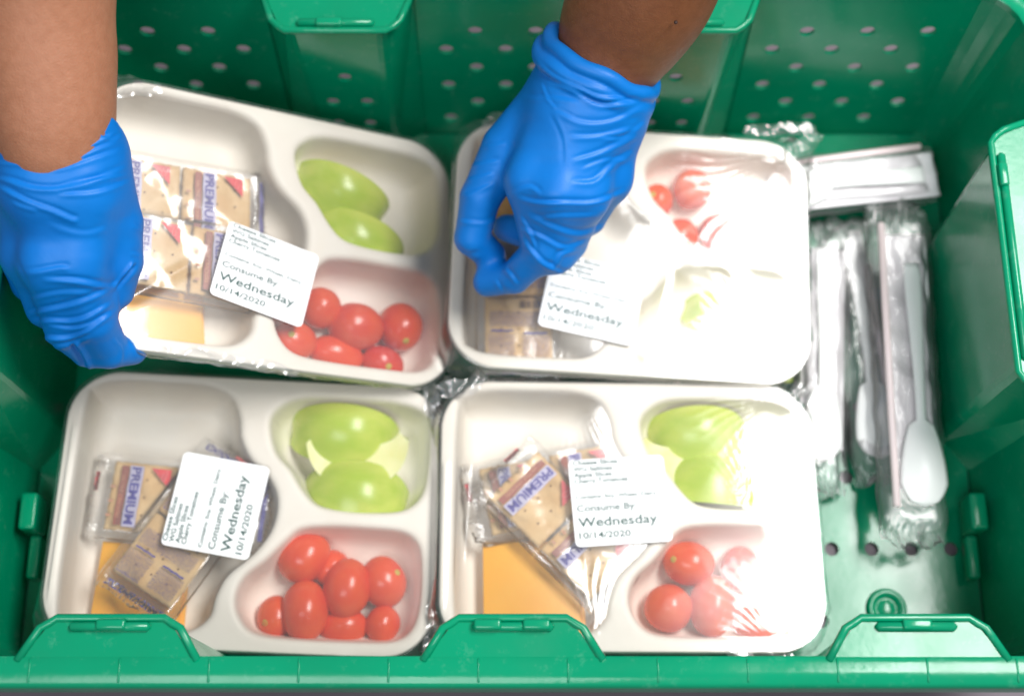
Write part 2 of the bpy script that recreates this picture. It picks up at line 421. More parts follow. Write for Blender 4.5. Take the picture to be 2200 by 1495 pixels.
# round boss on the floor, clips at the foot of the right wall
def lathe(name, prof, m, parent, loc, n=32):
    v = []; f = []
    for r, z in prof:
        for k in range(n): v.append((r*math.cos(2*math.pi*k/n), r*math.sin(2*math.pi*k/n), z))
    for i in range(len(prof)-1):
        for k in range(n): f.append((i*n+k, i*n+(k+1) % n, (i+1)*n+(k+1) % n, (i+1)*n+k))
    f.append(tuple(range((len(prof)-1)*n, len(prof)*n)))
    o = pyd(name, v, f, m, parent); o.location = loc; return o
lathe('boss', [(.0122, 0), (.0118, .0022), (.0105, .0034), (.0085, .0032), (.0068, .0006), (.0060, .0002), (.0050, .0008), (.001, .0012)], M['crate'], crate, (.2277, -.141, .0022))
for y in (-.089,):
    for sx in (1, -1):
        c1 = rbox('clip', .010, .022, .024, .002, M['crate'], crate, (sx*(HA-.0205), y, .024))
        rbox('clip_foot', .007, .026, .012, .002, M['crate'], c1, (-sx*.001, -.024, -.010))

# ------------------------------------------------------------------ meal trays
TW, TH = .220, .160
def cr_smooth(pts, n=8):
    p = np.array(pts, float); N = len(p); out = []
    for i in range(N):
        a, b, c, d = p[i-1], p[i], p[(i+1) % N], p[(i+2) % N]
        for t in np.linspace(0, 1, n, endpoint=False):
            out.append(.5*((2*b)+(-a+c)*t+(2*a-5*b+4*c-d)*t*t+(-a+3*b-3*c+d)*t**3))
    return np.array(out)
def toloc(uv): return [((u-.5)*TW, (.5-v)*TH) for u, v in uv]
COMP = [
 [(.045, .12), (.07, .06), (.13, .037), (.25, .035), (.36, .04), (.425, .075), (.452, .15), (.462, .23), (.495, .31), (.55, .38), (.573, .46), (.565, .56), (.525, .65), (.462, .735), (.437, .81), (.425, .885), (.38, .935), (.30, .945), (.14, .945), (.065, .925), (.042, .86), (.037, .5)],
 [(.535, .16), (.56, .10), (.62, .065), (.75, .06), (.88, .065), (.945, .10), (.962, .17), (.962, .32), (.95, .41), (.91, .465), (.84, .482), (.74, .48), (.675, .462), (.635, .41), (.60, .34), (.555, .27)],
 [(.60, .60), (.635, .555), (.70, .54), (.80, .538), (.90, .545), (.945, .585), (.960, .66), (.962, .80), (.945, .895), (.90, .94), (.80, .948), (.65, .948), (.55, .935), (.505, .885), (.488, .81), (.505, .735), (.555, .67)]]
COMPL = [cr_smooth(toloc(c)) for c in COMP]
def sdpoly(X, Y, poly):
    d = np.full(X.shape, 1e9); ins = np.zeros(X.shape, bool); N = len(poly)
    for i in range(N):
        a = poly[i]; b = poly[(i+1) % N]; e = b-a; wx = X-a[0]; wy = Y-a[1]
        t = np.clip((wx*e[0]+wy*e[1])/(e@e+1e-12), 0, 1)
        d = np.minimum(d, (wx-e[0]*t)**2+(wy-e[1]*t)**2)
        c = (a[1] > Y) != (b[1] > Y)
        with np.errstate(divide='ignore', invalid='ignore'):
            xi = (b[0]-a[0])*(Y-a[1])/(b[1]-a[1])+a[0]
        ins ^= c & (X < xi)
    return np.where(ins, -1, 1)*np.sqrt(d)
def sdrr(X, Y, a, b, r):
    qx = np.abs(X)-a+r; qy = np.abs(Y)-b+r
    return np.hypot(np.maximum(qx, 0), np.maximum(qy, 0))+np.minimum(np.maximum(qx, qy), 0)-r
def tray_mesh():
    h = .00115; xs = np.arange(-TW/2-.004, TW/2+.004, h); ys = np.arange(-TH/2-.004, TH/2+.004, h); zs = np.arange(-.037, .003, h)
    X, Y = np.meshgrid(xs, ys, indexing='ij'); D = [sdpoly(X, Y, c) for c in COMPL]; O = sdrr(X, Y, TW/2, TH/2, .030)
    Z = zs[None, None, :]; ex = lambda a: a[:, :, None]
    fl = smax(smax(ex(O), Z-0, .0015), -.0038-Z, .001)
    lip = smax(smax(np.abs(ex(O)+.0019)-.0019, Z, .0015), -.0075-Z, .001)
    sol = np.minimum(fl, lip)
    for d in D:
        dd = (ex(d)-Z*-.0+(-Z)*.20)*.98
        cav = smax(dd, -.0285-Z, .012); cup = smax(smax(dd-.0036, -.0322-Z, .012), Z+.0004, .0005)
        sol = np.minimum(sol, cup)
    for d in D:
        dd = (ex(d)+(-Z)*.20)*.98
        cav = smax(dd, -.0285-Z, .012)
        sol = smax(sol, -cav, .0042)
    return nets(sol.astype(np.float32), np.array([xs[0], ys[0], zs[0]]), h)
tv, tq = tray_mesh()
def Rm(rz, rx, ry): return (Matrix.Rotation(rad(rz), 3, 'Z') @ Matrix.Rotation(rad(rx), 3, 'X') @ Matrix.Rotation(rad(ry), 3, 'Y'))
TR_ = {'TL': ((-.1335, .0620, .0960), Rm(1.5, 1.0, 29)), 'TR': ((.0735, .0725, .0510), Rm(-2.2, 2.0, 5.0)),
       'BL': ((-.1520, -.0890, .0475), Rm(-2, 0, 4)), 'BR': ((.0684, -.0895, .0450), Rm(.1, -2.0, 2.4))}
TM = {k: Matrix.Translation(a) @ b.to_4x4() for k, (a, b) in TR_.items()}
TI = {k: np.array(m.inverted()) for k, m in TM.items()}
def TLc(k, px, py, zl=0.0):
    """photo pixel -> tray-local x,y on the tray's plane at local height zl"""
    Mi = TI[k]; d = AF+(px-1100)/FPX*AR+(py-747.5)/FPX*AD
    o = Mi[:3, :3]@CAM+Mi[:3, 3]; dd = Mi[:3, :3]@d
    t = (zl-o[2])/dd[2]; p = o+dd*t; return Vector((p[0], p[1], zl))
def film(name, parent, fans, creases, flat, flare, seed, ext=.016, bul=1.0):
    h = .00105; xs = np.arange(-TW/2-ext, TW/2+ext+h, h); ys = np.arange(-TH/2-ext, TH/2+ext+h, h)
    X, Y = np.meshgrid(xs, ys, indexing='ij')
    O = sdrr(X, Y, TW/2+.0008, TH/2+.0008, .030); e = .0005
    gx = (sdrr(X+e, Y, TW/2, TH/2, .03)-sdrr(X-e, Y, TW/2, TH/2, .03))/(2*e); gy = (sdrr(X, Y+e, TW/2, TH/2, .03)-sdrr(X, Y-e, TW/2, TH/2, .03))/(2*e)
    dmin = np.minimum.reduce([sdpoly(X, Y, c) for c in COMPL]); inside = np.clip(-dmin/.034, 0, 1)
    Zt = .0011 + .0022*bul*(1-(1-inside)**2)+.00022*nz(X, Y, 60, seed)*np.clip(inside, 0, 1)
    wr = 0*X
    for (cx, cy, ang, spread, ln, n, amp) in fans:
        dx, dy = X-cx, Y-cy; r = np.hypot(dx, dy); a = np.arctan2(dy, dx)-ang; a = (a+np.pi) % (2*np.pi)-np.pi
        rr = np.random.default_rng(seed*31+int(n)); ph = rr.uniform(0, 6)
        env = np.exp(-(a/spread)**2)*np.exp(-(r/ln)**2)*np.clip(r/.006, 0, 1)*(.65+.35*np.sin(a*n*.37+ph))
        wr = wr+.70*amp*env*(1-np.abs(np.sin(1.7*n*a+ph+.8*np.sin(r*140+ph))))**1.6*(.35+.65*np.clip(.5+nz(X, Y, 170, seed+int(n)), 0, 1))
    for (x0, y0, x1, y1, wd, ht) in creases:
        ex, ey = x1-x0, y1-y0; L = math.hypot(ex, ey); ux, uy = ex/L, ey/L
        s = (X-x0)*ux+(Y-y0)*uy; d = -(X-x0)*uy+(Y-y0)*ux
        wr = wr+ht*np.exp(-(d/wd)**2)*np.clip(s/.006, 0, 1)*np.clip((L-s)/.012, 0, 1)
    for (fx, fy, fr_) in flat:
        k = np.clip((np.hypot(X-fx, Y-fy)-fr_)/.006, 0, 1); wr = wr*k
    edge = np.clip(-O/.004, 0, 1)
    Z = Zt+wr*np.clip(-O/.002, .25, 1)
    out = np.maximum(O, 0); th = np.arctan2(Y/TH, X/TW)
    ruff = nz(X, Y, 200, seed+3)*.6+nz(X, Y, 480, seed+4)*.4
    px_ = X-gx*out; py_ = Y-gy*out      # foot of the overhang on the tray's outline
    fl = 0*X+.18
    for (cx, cy, rad_, amt) in flare: fl = fl+amt*np.exp(-((X-cx)**2+(Y-cy)**2)/rad_**2)
    rch = .0055+.014*np.clip((fl-.18)/.6, 0, 1)
    fl = np.clip(fl+.08*ruff, .05, .97)
    XX = px_+gx*(out*fl+.0006*(out > 0)); YY = py_+gy*(out*fl+.0006*(out > 0))
    dz = -out*np.sqrt(1-fl**2)+ruff*.0016*np.clip(out/.006, 0, 1)
    Z = np.where(O > 0, Zt*0+.0006+dz, Z)
    XX = np.where(O > 0, XX+ruff*.0005*np.clip(out/.006, 0, 1), X); YY = np.where(O > 0, YY+ruff*.0010*np.clip(out/.006, 0, 1), Y)
    n, m = X.shape; V = np.stack([XX, YY, Z], -1).reshape(-1, 3)
    i, j = np.meshgrid(np.arange(n-1), np.arange(m-1), indexing='ij'); a = (i*m+j).ravel()
    Q = np.stack([a, a+m, a+m+1, a+1], 1)
    keep = (O.ravel()[Q].max(1) < np.minimum(rch.ravel()[Q[:, 0]], ext*.95))
    return fastmesh(name, V, Q[keep], M['film'], parent)
def textmesh(s, name, m, parent, x, y, z, width, height=None, rz=0, bold=0.0, align='LEFT'):
    cu = bpy.data.curves.new('t', 'FONT'); cu.body = s; cu.offset = bold; cu.resolution_u = 3
    to = bpy.data.objects.new('t', cu); C.objects.link(to)
    dg = bpy.context.evaluated_depsgraph_get(); me = bpy.data.meshes.new_from_object(to.evaluated_get(dg))
    bpy.data.objects.remove(to); bpy.data.curves.remove(cu)
    co = np.zeros(len(me.vertices)*3); me.vertices.foreach_get('co', co); co = co.reshape(-1, 3)
    x0, x1 = co[:, 0].min(), co[:, 0].max(); k = width/(x1-x0); ky = (height/.729) if height else k
    co[:, 0] = (co[:, 0]-x0)*k; co[:, 1] *= ky; me.vertices.foreach_set('co', co.ravel()); me.update()
    me.name = name; me.materials.clear()
    o = link(name, me, m, parent, smooth=False)
    o.location = (x, y, z); o.rotation_euler = (0, 0, rz); return o
def quad_label(k, tray, corners):
    """a paper sticker whose corners (top left, top right, bottom right, bottom left of its text) are given in the photo"""
    c = [TLc(k, *p, .0012) for p in corners]
    cen = sum(c, Vector())/4; ux = ((c[1]-c[0])+(c[2]-c[3])).normalized(); wd = ((c[1]-c[0]).length+(c[2]-c[3]).length)/2; ht = ((c[3]-c[0]).length+(c[2]-c[1]).length)/2
    a = math.atan2(ux.y, ux.x); r = .0030; v = []
    for (sx, sy, a0) in ((1, 1, 0), (-1, 1, 90), (-1, -1, 180), (1, -1, 270)):
        for j in range(7):
            t = rad(a0+15*j); v.append((sx*(wd/2-r)+r*math.cos(t), sy*(ht/2-r)+r*math.sin(t)))
    n = len(v); V = [(x, y, 0) for x, y in v]+[(x, y, .0002) for x, y in v]
    F = [tuple(range(n))[::-1], tuple(range(n, 2*n))]+[(i, (i+1) % n, n+(i+1) % n, n+i) for i in range(n)]
    lb = pyd('label_sticker', V, F, M['label'], tray, smooth=False)
    lb.location = (cen.x, cen.y, .0024 if k == 'TL' else .0034); lb.rotation_euler = (0, 0, a)
    for s, vv, hh, ww in (('Cheese Slices', .062, .055, .47), ('WG Saltines', .135, .055, .41), ('Apple Slices', .205, .055, .40), ('Cherry Tomatoes', .275, .055, .56),
                          ('Contains: Soy, Wheat, Dairy', .455, .044, .84), ('Consume By:', .600, .078, .62), ('Wednesday', .775, .108, .82), ('10/14/2020', .910, .074, .53)):
        b = .024 if vv < .5 else .018
        textmesh(s, 'lettering', M['ink'], lb, -wd/2+.045*wd, ht/2-vv*ht, .00032, ww*wd, hh*ht, bold=b)
    return lb, (cen.x, cen.y, max(wd, ht)*.62)
TLAB = {'TL': 'tilted white compartment tray lifted by the gloved hand at the left',
        'TR': 'white compartment tray under the reaching glove, mostly lost in white glare',
        'BL': 'white compartment tray nearest the viewer at left, with a sideways printed label',
        'BR': 'white compartment tray front right of centre, upright label between crackers and apple'}
LABC = {'TL': [(499, 479), (690, 554), (640, 704), (440, 629)], 'TR': [(1183, 542), (1385, 590), (1360, 746), (1158, 703)],
        'BL': [(346, 1168), (398, 971), (581, 1007), (534, 1208)], 'BR': [(1218, 992), (1423, 979), (1445, 1164), (1238, 1177)]}
def fan(k, px, py, tx, ty, spread, ln, n, amp):
    a = TLc(k, px, py); b = TLc(k, tx, ty); return (a.x, a.y, math.atan2(b.y-a.y, b.x-a.x), spread, ln, n, amp)
def crs(k, a, b, wd, ht):
    p = TLc(k, *a); q = TLc(k, *b); return (p.x, p.y, q.x, q.y, wd, ht)
FANS = {
 'TL': [fan('TL', 900, 790, 800, 740, .5, .03, 16, .0006), fan('TL', 310, 235, 450, 300, .6, .03, 14, .0004)],
 'TR': [fan('TR', 1010, 745, 1150, 690, .55, .04, 18, .0010), fan('TR', 1230, 775, 1130, 700, .7, .05, 13, .0010), fan('TR', 1690, 345, 1560, 380, .6, .06, 15, .0012),
        fan('TR', 1670, 780, 1580, 730, .6, .045, 17, .0012), fan('TR', 1360, 470, 1480, 540, .35, .05, 9, .0011), fan('TR', 980, 600, 1100, 650, .6, .03, 15, .0006)],
 'BL': [fan('BL', 110, 1130, 200, 1100, .5, .012, 12, .0004), fan('BL', 925, 1330, 860, 1290, .5, .02, 12, .0004)],
 'BR': [fan('BR', 1240, 830, 1240, 930, .75, .035, 17, .0010), fan('BR', 1670, 850, 1560, 890, .45, .045, 14, .0010), fan('BR', 1620, 1110, 1600, 1030, .6, .03, 16, .0009),
        fan('BR', 1690, 1395, 1600, 1345, .55, .030, 14, .0010), fan('BR', 1280, 1380, 1290, 1250, .45, .05, 12, .0009), fan('BR', 950, 1000, 1010, 1100, .9, .02, 15, .0006), fan('BR', 1250, 1180, 1330, 1240, .6, .03, 13, .0006)]}
CRS = {'TL': [crs('TL', (255, 655), (500, 520), .0032, .0010)],
       'TR': [crs('TR', (1380, 800), (1440, 560), .003, .0006)], 'BL': [crs('BL', (165, 900), (105, 1300), .0012, .0006)], 'BR': [crs('BR', (960, 980), (950, 1330), .0015, .0008), crs('BR', (1010, 980), (990, 1250), .0014, .0006)]}
FLARE = {'TL': [(-TW/2, TH/2, .022, .6)], 'TR': [(TW/2, TH/2, .026, .75), (-TW/2, TH/2, .02, .4), (-TW/2, -TH/2, .02, .5), (TW/2, -TH/2, .02, .6)],
         'BL': [(TW/2, TH/2, .03, .6), (TW/2, -TH/2, .03, .6), (-TW/2, -TH/2, .03, .5)], 'BR': [(-TW/2, TH/2, .03, .75), (-TW/2, -TH/2, .03, .5), (TW/2, -TH/2, .03, .25), (TW/2, 0, .03, .1)]}
tray_me = None; TRAY = {}
for q, k in enumerate(('TL', 'TR', 'BL', 'BR')):
    a, b = TR_[k]; root = empty('meal_tray', a, TLAB[k], 'meal tray', 'sealed meal trays in the crate', rot=b); TRAY[k] = root
    if tray_me is None:
        o = fastmesh('tray_body', tv, tq, M['tray'], root); tray_me = o.data
    else: o = link('tray_body', tray_me, None, root)
    lb, flat = quad_label(k, root, LABC[k])
    film('sealing_film', root, FANS[k], CRS[k], [flat], FLARE[k], q+1, .020 if k in ('TR', 'BR') else .014, {'TL': .12, 'TR': .6, 'BL': .8, 'BR': .9}[k])
M['flap'] = filmmat('loose_film', .08, 2.4, .05, .0003, 90, wide=.3, wf=.45)
def flap(k, a, b, wd, seed, lift=.002, drop=0.0):
    """a crumpled strip of loose film at a tray's edge, between two photo points"""
    p = TLc(k, *a, .0015); q = TLc(k, *b, .0015); L = (q-p).length; u = (q-p)/L; v = Vector((-u.y, u.x, 0))
    nx = max(12, int(L/.0008)); ny = max(8, int(wd/.0008)); S, T = np.meshgrid(np.linspace(0, 1, nx), np.linspace(-.5, .5, ny), indexing='ij')
    X, Y = S*L, T*wd; r_ = np.abs(nz(X, Y, 190, seed)); env = np.sin(np.pi*np.clip(S, .02, .98))**.4
    Z = lift*r_*env+.0003*nz(X, Y, 520, seed+1)-drop*(T+.5)
    Y = Y*(.55+.45*env)+.0018*nz(X, Y*0, 260, seed+2); X = X+.0012*nz(X*0, Y, 500, seed+3)
    V = np.stack([p.x+u.x*X+v.x*Y, p.y+u.y*X+v.y*Y, p.z+Z+.0006], -1).reshape(-1, 3)
    i, j = np.meshgrid(np.arange(nx-1), np.arange(ny-1), indexing='ij'); g = (i*ny+j).ravel()
    fastmesh('film_flap', V, np.stack([g, g+ny, g+ny+1, g+1], 1), M['flap'], TRAY[k])
flap('TL', (250, 205), (345, 192), .007, 1); flap('TL', (330, 745), (640, 800), .005, 2, .0015)
flap('TR', (1600, 285), (1752, 275), .008, 3); flap('TR', (1690, 345), (1758, 285), .012, 4, .004); flap('TR', (1030, 262), (1090, 250), .007, 5)
flap('BR', (948, 850), (1045, 812), .011, 6, .003); flap('BR', (1560, 1412), (1700, 1408), .005, 8); flap('BR', (1700, 830), (1760, 870), .010, 14)
flap('BL', (915, 835), (948, 900), .010, 9, .003); flap('BL', (945, 1250), (925, 1420), .010, 10, .003)
bpy.context.view_layer.update()

# ------------------------------------------------------------------ food
def put(k, px, py, zl, rz=0, rx=0, ry=0):
    p = TLc(k, px, py, zl)
    return TM[k] @ Matrix.Translation(p) @ Rm(rz, rx, ry).to_4x4()
def apple_slice(k, px, py, zl, rz, roll, sc_, label, tiltx=0, ang=29, peel=True):
    Mx = put(k, px, py, zl, rz, 0, tiltx) @ Matrix.Translation((0, 0, 0)) @ Matrix.Rotation(rad(roll), 4, 'X') @ Matrix.Scale(sc_, 4)
    root = bpy.data.objects.new('apple_slice', None); C.objects.link(root); root.matrix_world = Mx; root.empty_display_size = .01
    tag(root, label, 'apple slice', 'green apple slices in the trays')
    nu, nv = 25, 15; v = []; f = []
    def sk(i, j):
        ph = rad(-84+168*i/(nu-1)); th = rad(-ang+2*ang*j/(nv-1)); rho = .034*math.cos(ph)**.74*(1+.03*math.sin(5*th+1)); L = .0315*math.sin(ph)
        return (L*(1-.10*math.cos(th*2)), rho*math.sin(th), rho*math.cos(th)-.022)
    for i in range(nu):
        for j in range(nv): v.append(sk(i, j))
    for i in range(nu-1):
        for j in range(nv-1): a = i*nv+j; f.append((a, a+nv, a+nv+1, a+1))
    pyd('peel', v, f, M['appleskin'] if peel else M['flesh'], root)
    v = []; f = []
    for sgn, jj in ((-1, 0), (1, nv-1)):
        b0 = len(v)
        for i in range(nu):
            e = Vector(sk(i, jj)); ph = -84+168*i/(nu-1); c = Vector((.024*math.sin(rad(ph)), 0, -.022+.0095*math.cos(rad(ph))))
            for t in range(5):
                q = e.lerp(c, t/4); q.y += -sgn*.0008*math.sin(math.pi*t/4); v.append(q)
        for i in range(nu-1):
            for t in range(4):
                a = b0+i*5+t; g = (a, a+1, a+6, a+5); f.append(g if sgn > 0 else g[::-1])
    for i in range(0): pass
    pyd('flesh', v, f, M['flesh'], root)
apple_slice('TL', 738, 424, -0.0155, -20, 30, 1.08, 'green apple slice uppermost in the lifted tray, peel side up')
apple_slice('TL', 772, 524, -0.0155, -18, 22, 1.08, 'lower green apple slice in the lifted tray, beside the divider')
apple_slice('BL', 737, 934, -0.0140, -2, 14, 1.14, 'large green apple slice at the top of the front left tray')
apple_slice('BL', 770, 1003, -.0185, 4, 125, 1.02, 'pale apple slice with cut flesh up, between two peeled-side-up slices')
apple_slice('BL', 762, 1061, -0.0135, -1, -8, 1.12, 'green apple slice under the pale one in the front left tray')
apple_slice('BR', 1500, 935, -0.0160, 2, 14, 1.08, 'upper green apple slice in the front right tray, half in glare')
apple_slice('BR', 1525, 1040, -0.0165, -4, -16, 1.10, 'lower green apple slice just right of the upright label')
apple_slice('BR', 1465, 1000, -.0190, 3, 125, .9, 'pale apple slice wedged between two green ones beside the upright label')
apple_slice('TR', 1625, 770, -0.0170, -8, 0, .95, 'green apple slice peeking from the bottom corner of the glaring tray')
apple_slice('TR', 1560, 690, -0.0180, -18, 10, .95, 'green apple slice hidden behind white glare above the bottom corner')
def tomato(k, px, py, wpx, hpx, zl, rz, label, scar=None):
    s_ = .85/FPX; a = 1.06*wpx*s_/2*(1.12 if k == 'TL' else 1); b = 1.06*hpx*s_/2; c = min(a, b)*1.0
    bm = bmesh.new(); bmesh.ops.create_uvsphere(bm, u_segments=28, v_segments=18, radius=1)
    sd = random.uniform(0, 99)
    for v in bm.verts:
        n = mnoise.noise(v.co*1.3+Vector((sd, 0, 0)))*.035; v.co *= 1+n
        v.co.x *= a; v.co.y *= b; v.co.z *= c
    me = bpy.data.meshes.new('cherry_tomato'); bm.to_mesh(me); bm.free()
    root = link('cherry_tomato', me, M['tomato_orange'] if 'orange' in label else M['tomato_deep'] if sd > 70 else M['tomato']); root.matrix_world = put(k, px, py, zl, rz)
    tag(root, label, 'tomato', 'cherry tomatoes in the trays')
    if scar:
        sx, sy = scar; sx *= .9; sy *= .9; zz = math.sqrt(max(0, 1-sx*sx-sy*sy))
        p = Vector((sx*a, sy*b, zz*c)); nrm = Vector((sx/a, sy/b, zz/c)).normalized()
        so = lathe('stem_scar', [(.0020, -.0003), (.0017, .0002), (.0008, .0000), (.0002, .0003)], M['scar'], root, p*1.005, 12)
        so.rotation_euler = nrm.to_track_quat('Z', 'Y').to_euler()
for a in [
 ('BL', 655, 1198, 98, 112, -0.0175, -50, 'cherry tomato at the top left of the pile in the front left tray'),
 ('BL', 745, 1263, 96, 122, -0.0160, -5, 'large oval cherry tomato at the centre of the front left tray pile', None),
 ('BL', 824, 1250, 92, 106, -0.0200, 20, 'cherry tomato with a sharp highlight at the right of the front left pile', (.75, .1)),
 ('BL', 655, 1312, 94, 124, -0.0160, 2, 'biggest upright oval cherry tomato nearest the green tab in the front left tray'),
 ('BL', 592, 1326, 74, 88, -0.0225, 5, 'small orange-shouldered cherry tomato at the far left of the front left pile', (-.55, -.35)),
 ('BL', 738, 1345, 100, 74, -0.0235, 5, 'cherry tomato lying low beneath the two large ovals in front left tray'),
 ('BL', 822, 1340, 70, 76, -0.0210, -20, 'smallest cherry tomato in the bottom right corner of the front left tray'),
 ('BL', 712, 1222, 80, 80, -0.0240, 0, 'cherry tomato mostly hidden behind the central oval in the front left tray'),
 ('TL', 688, 662, 78, 86, -0.0185, 10, 'cherry tomato just right of the label in the lifted tray'),
 ('TL', 764, 702, 106, 100, -0.0165, 0, 'round cherry tomato in the middle of the lifted tray pile'),
 ('TL', 860, 703, 86, 104, -0.0180, -8, 'cherry tomato at the right of the lifted tray pile with stem scar below', (.1, -.85)),
 ('TL', 630, 732, 88, 80, -0.0195, 0, 'cherry tomato touching the bottom corner of the label in the lifted tray', (-.4, 0)),
 ('TL', 722, 760, 106, 72, -0.0230, -8, 'blurred cherry tomato low against the bottom edge of the lifted tray'),
 ('TL', 822, 780, 84, 70, -0.0205, -15, 'cherry tomato in the bottom right corner of the lifted tray', (.1, -.5)),
 ('BR', 1480, 1210, 106, 90, -0.0165, -8, 'orange cherry tomato highest in the front right tray with green stem scar', (-.75, -.1)),
 ('BR', 1436, 1306, 98, 96, -0.0185, 0, 'orange round cherry tomato at lower left of the front right tray'),
 ('BR', 1530, 1302, 94, 124, -0.0170, -6, 'upright oval cherry tomato at the edge of the glare in front right tray'),
 ('BR', 1590, 1222, 84, 92, -0.0215, 0, 'cherry tomato veiled by glare at the right of the front right tray'),
 ('BR', 1620, 1340, 100, 66, -0.0225, -15, 'cherry tomato sliver under crinkled film at the bottom right tray corner'),
 ('TR', 1412, 432, 70, 76, -0.0195, 8, 'orange cherry tomato beside the back of the reaching glove', (-.5, .1)),
 ('TR', 1487, 408, 86, 92, -0.0185, 0, 'red cherry tomato under crinkled film next to the orange one'),
 ('TR', 1460, 510, 86, 80, -0.0215, 30, 'cherry tomato showing as a thin red streak left of the other streak'),
 ('TR', 1545, 500, 90, 84, -0.0215, 30, 'cherry tomato showing as a thin red streak at the edge of the white glare')]:
    tomato(*a)
def cheese(k, px, py, zl, rz, label, n=2, s_=.054):
    Mx = put(k, px, py, zl, rz)
    for i in range(n):
        o = rbox('cheese_slice', s_, s_, .0034, .0007, M['cheese'], None)
        o.matrix_world = Mx @ Matrix.Translation((.0022*i, -.0016*i, -.0036*i)) @ Matrix.Rotation(rad(2.5*i), 4, 'Z')
        tag(o, label[i], 'cheese', 'cheese slices in the trays')
cheese('BL', 300, 1262, -.0205, -2, ['upper cheddar slice under the crackers in the front left tray', 'lower cheddar slice peeking out under another in the front left tray'], s_=.050)
cheese('BR', 1142, 1266, -.0185, 1, ['upper cheddar slice in the front right tray, behind the middle tab', 'lower cheddar slice hidden under the top one in the front right tray'], s_=.056)
cheese('TL', 335, 655, -.0195, 2, ['upper cheddar slice beside the lifting thumb', 'lower cheddar slice showing a darker edge beside the lifting thumb'], s_=.052)
cheese('TR', 1098, 470, -.0200, 0, ['upper cheddar slice seen through the gap between gloved thumb and finger', 'lower cheddar slice under the one seen through the gap of the glove'], s_=.050)

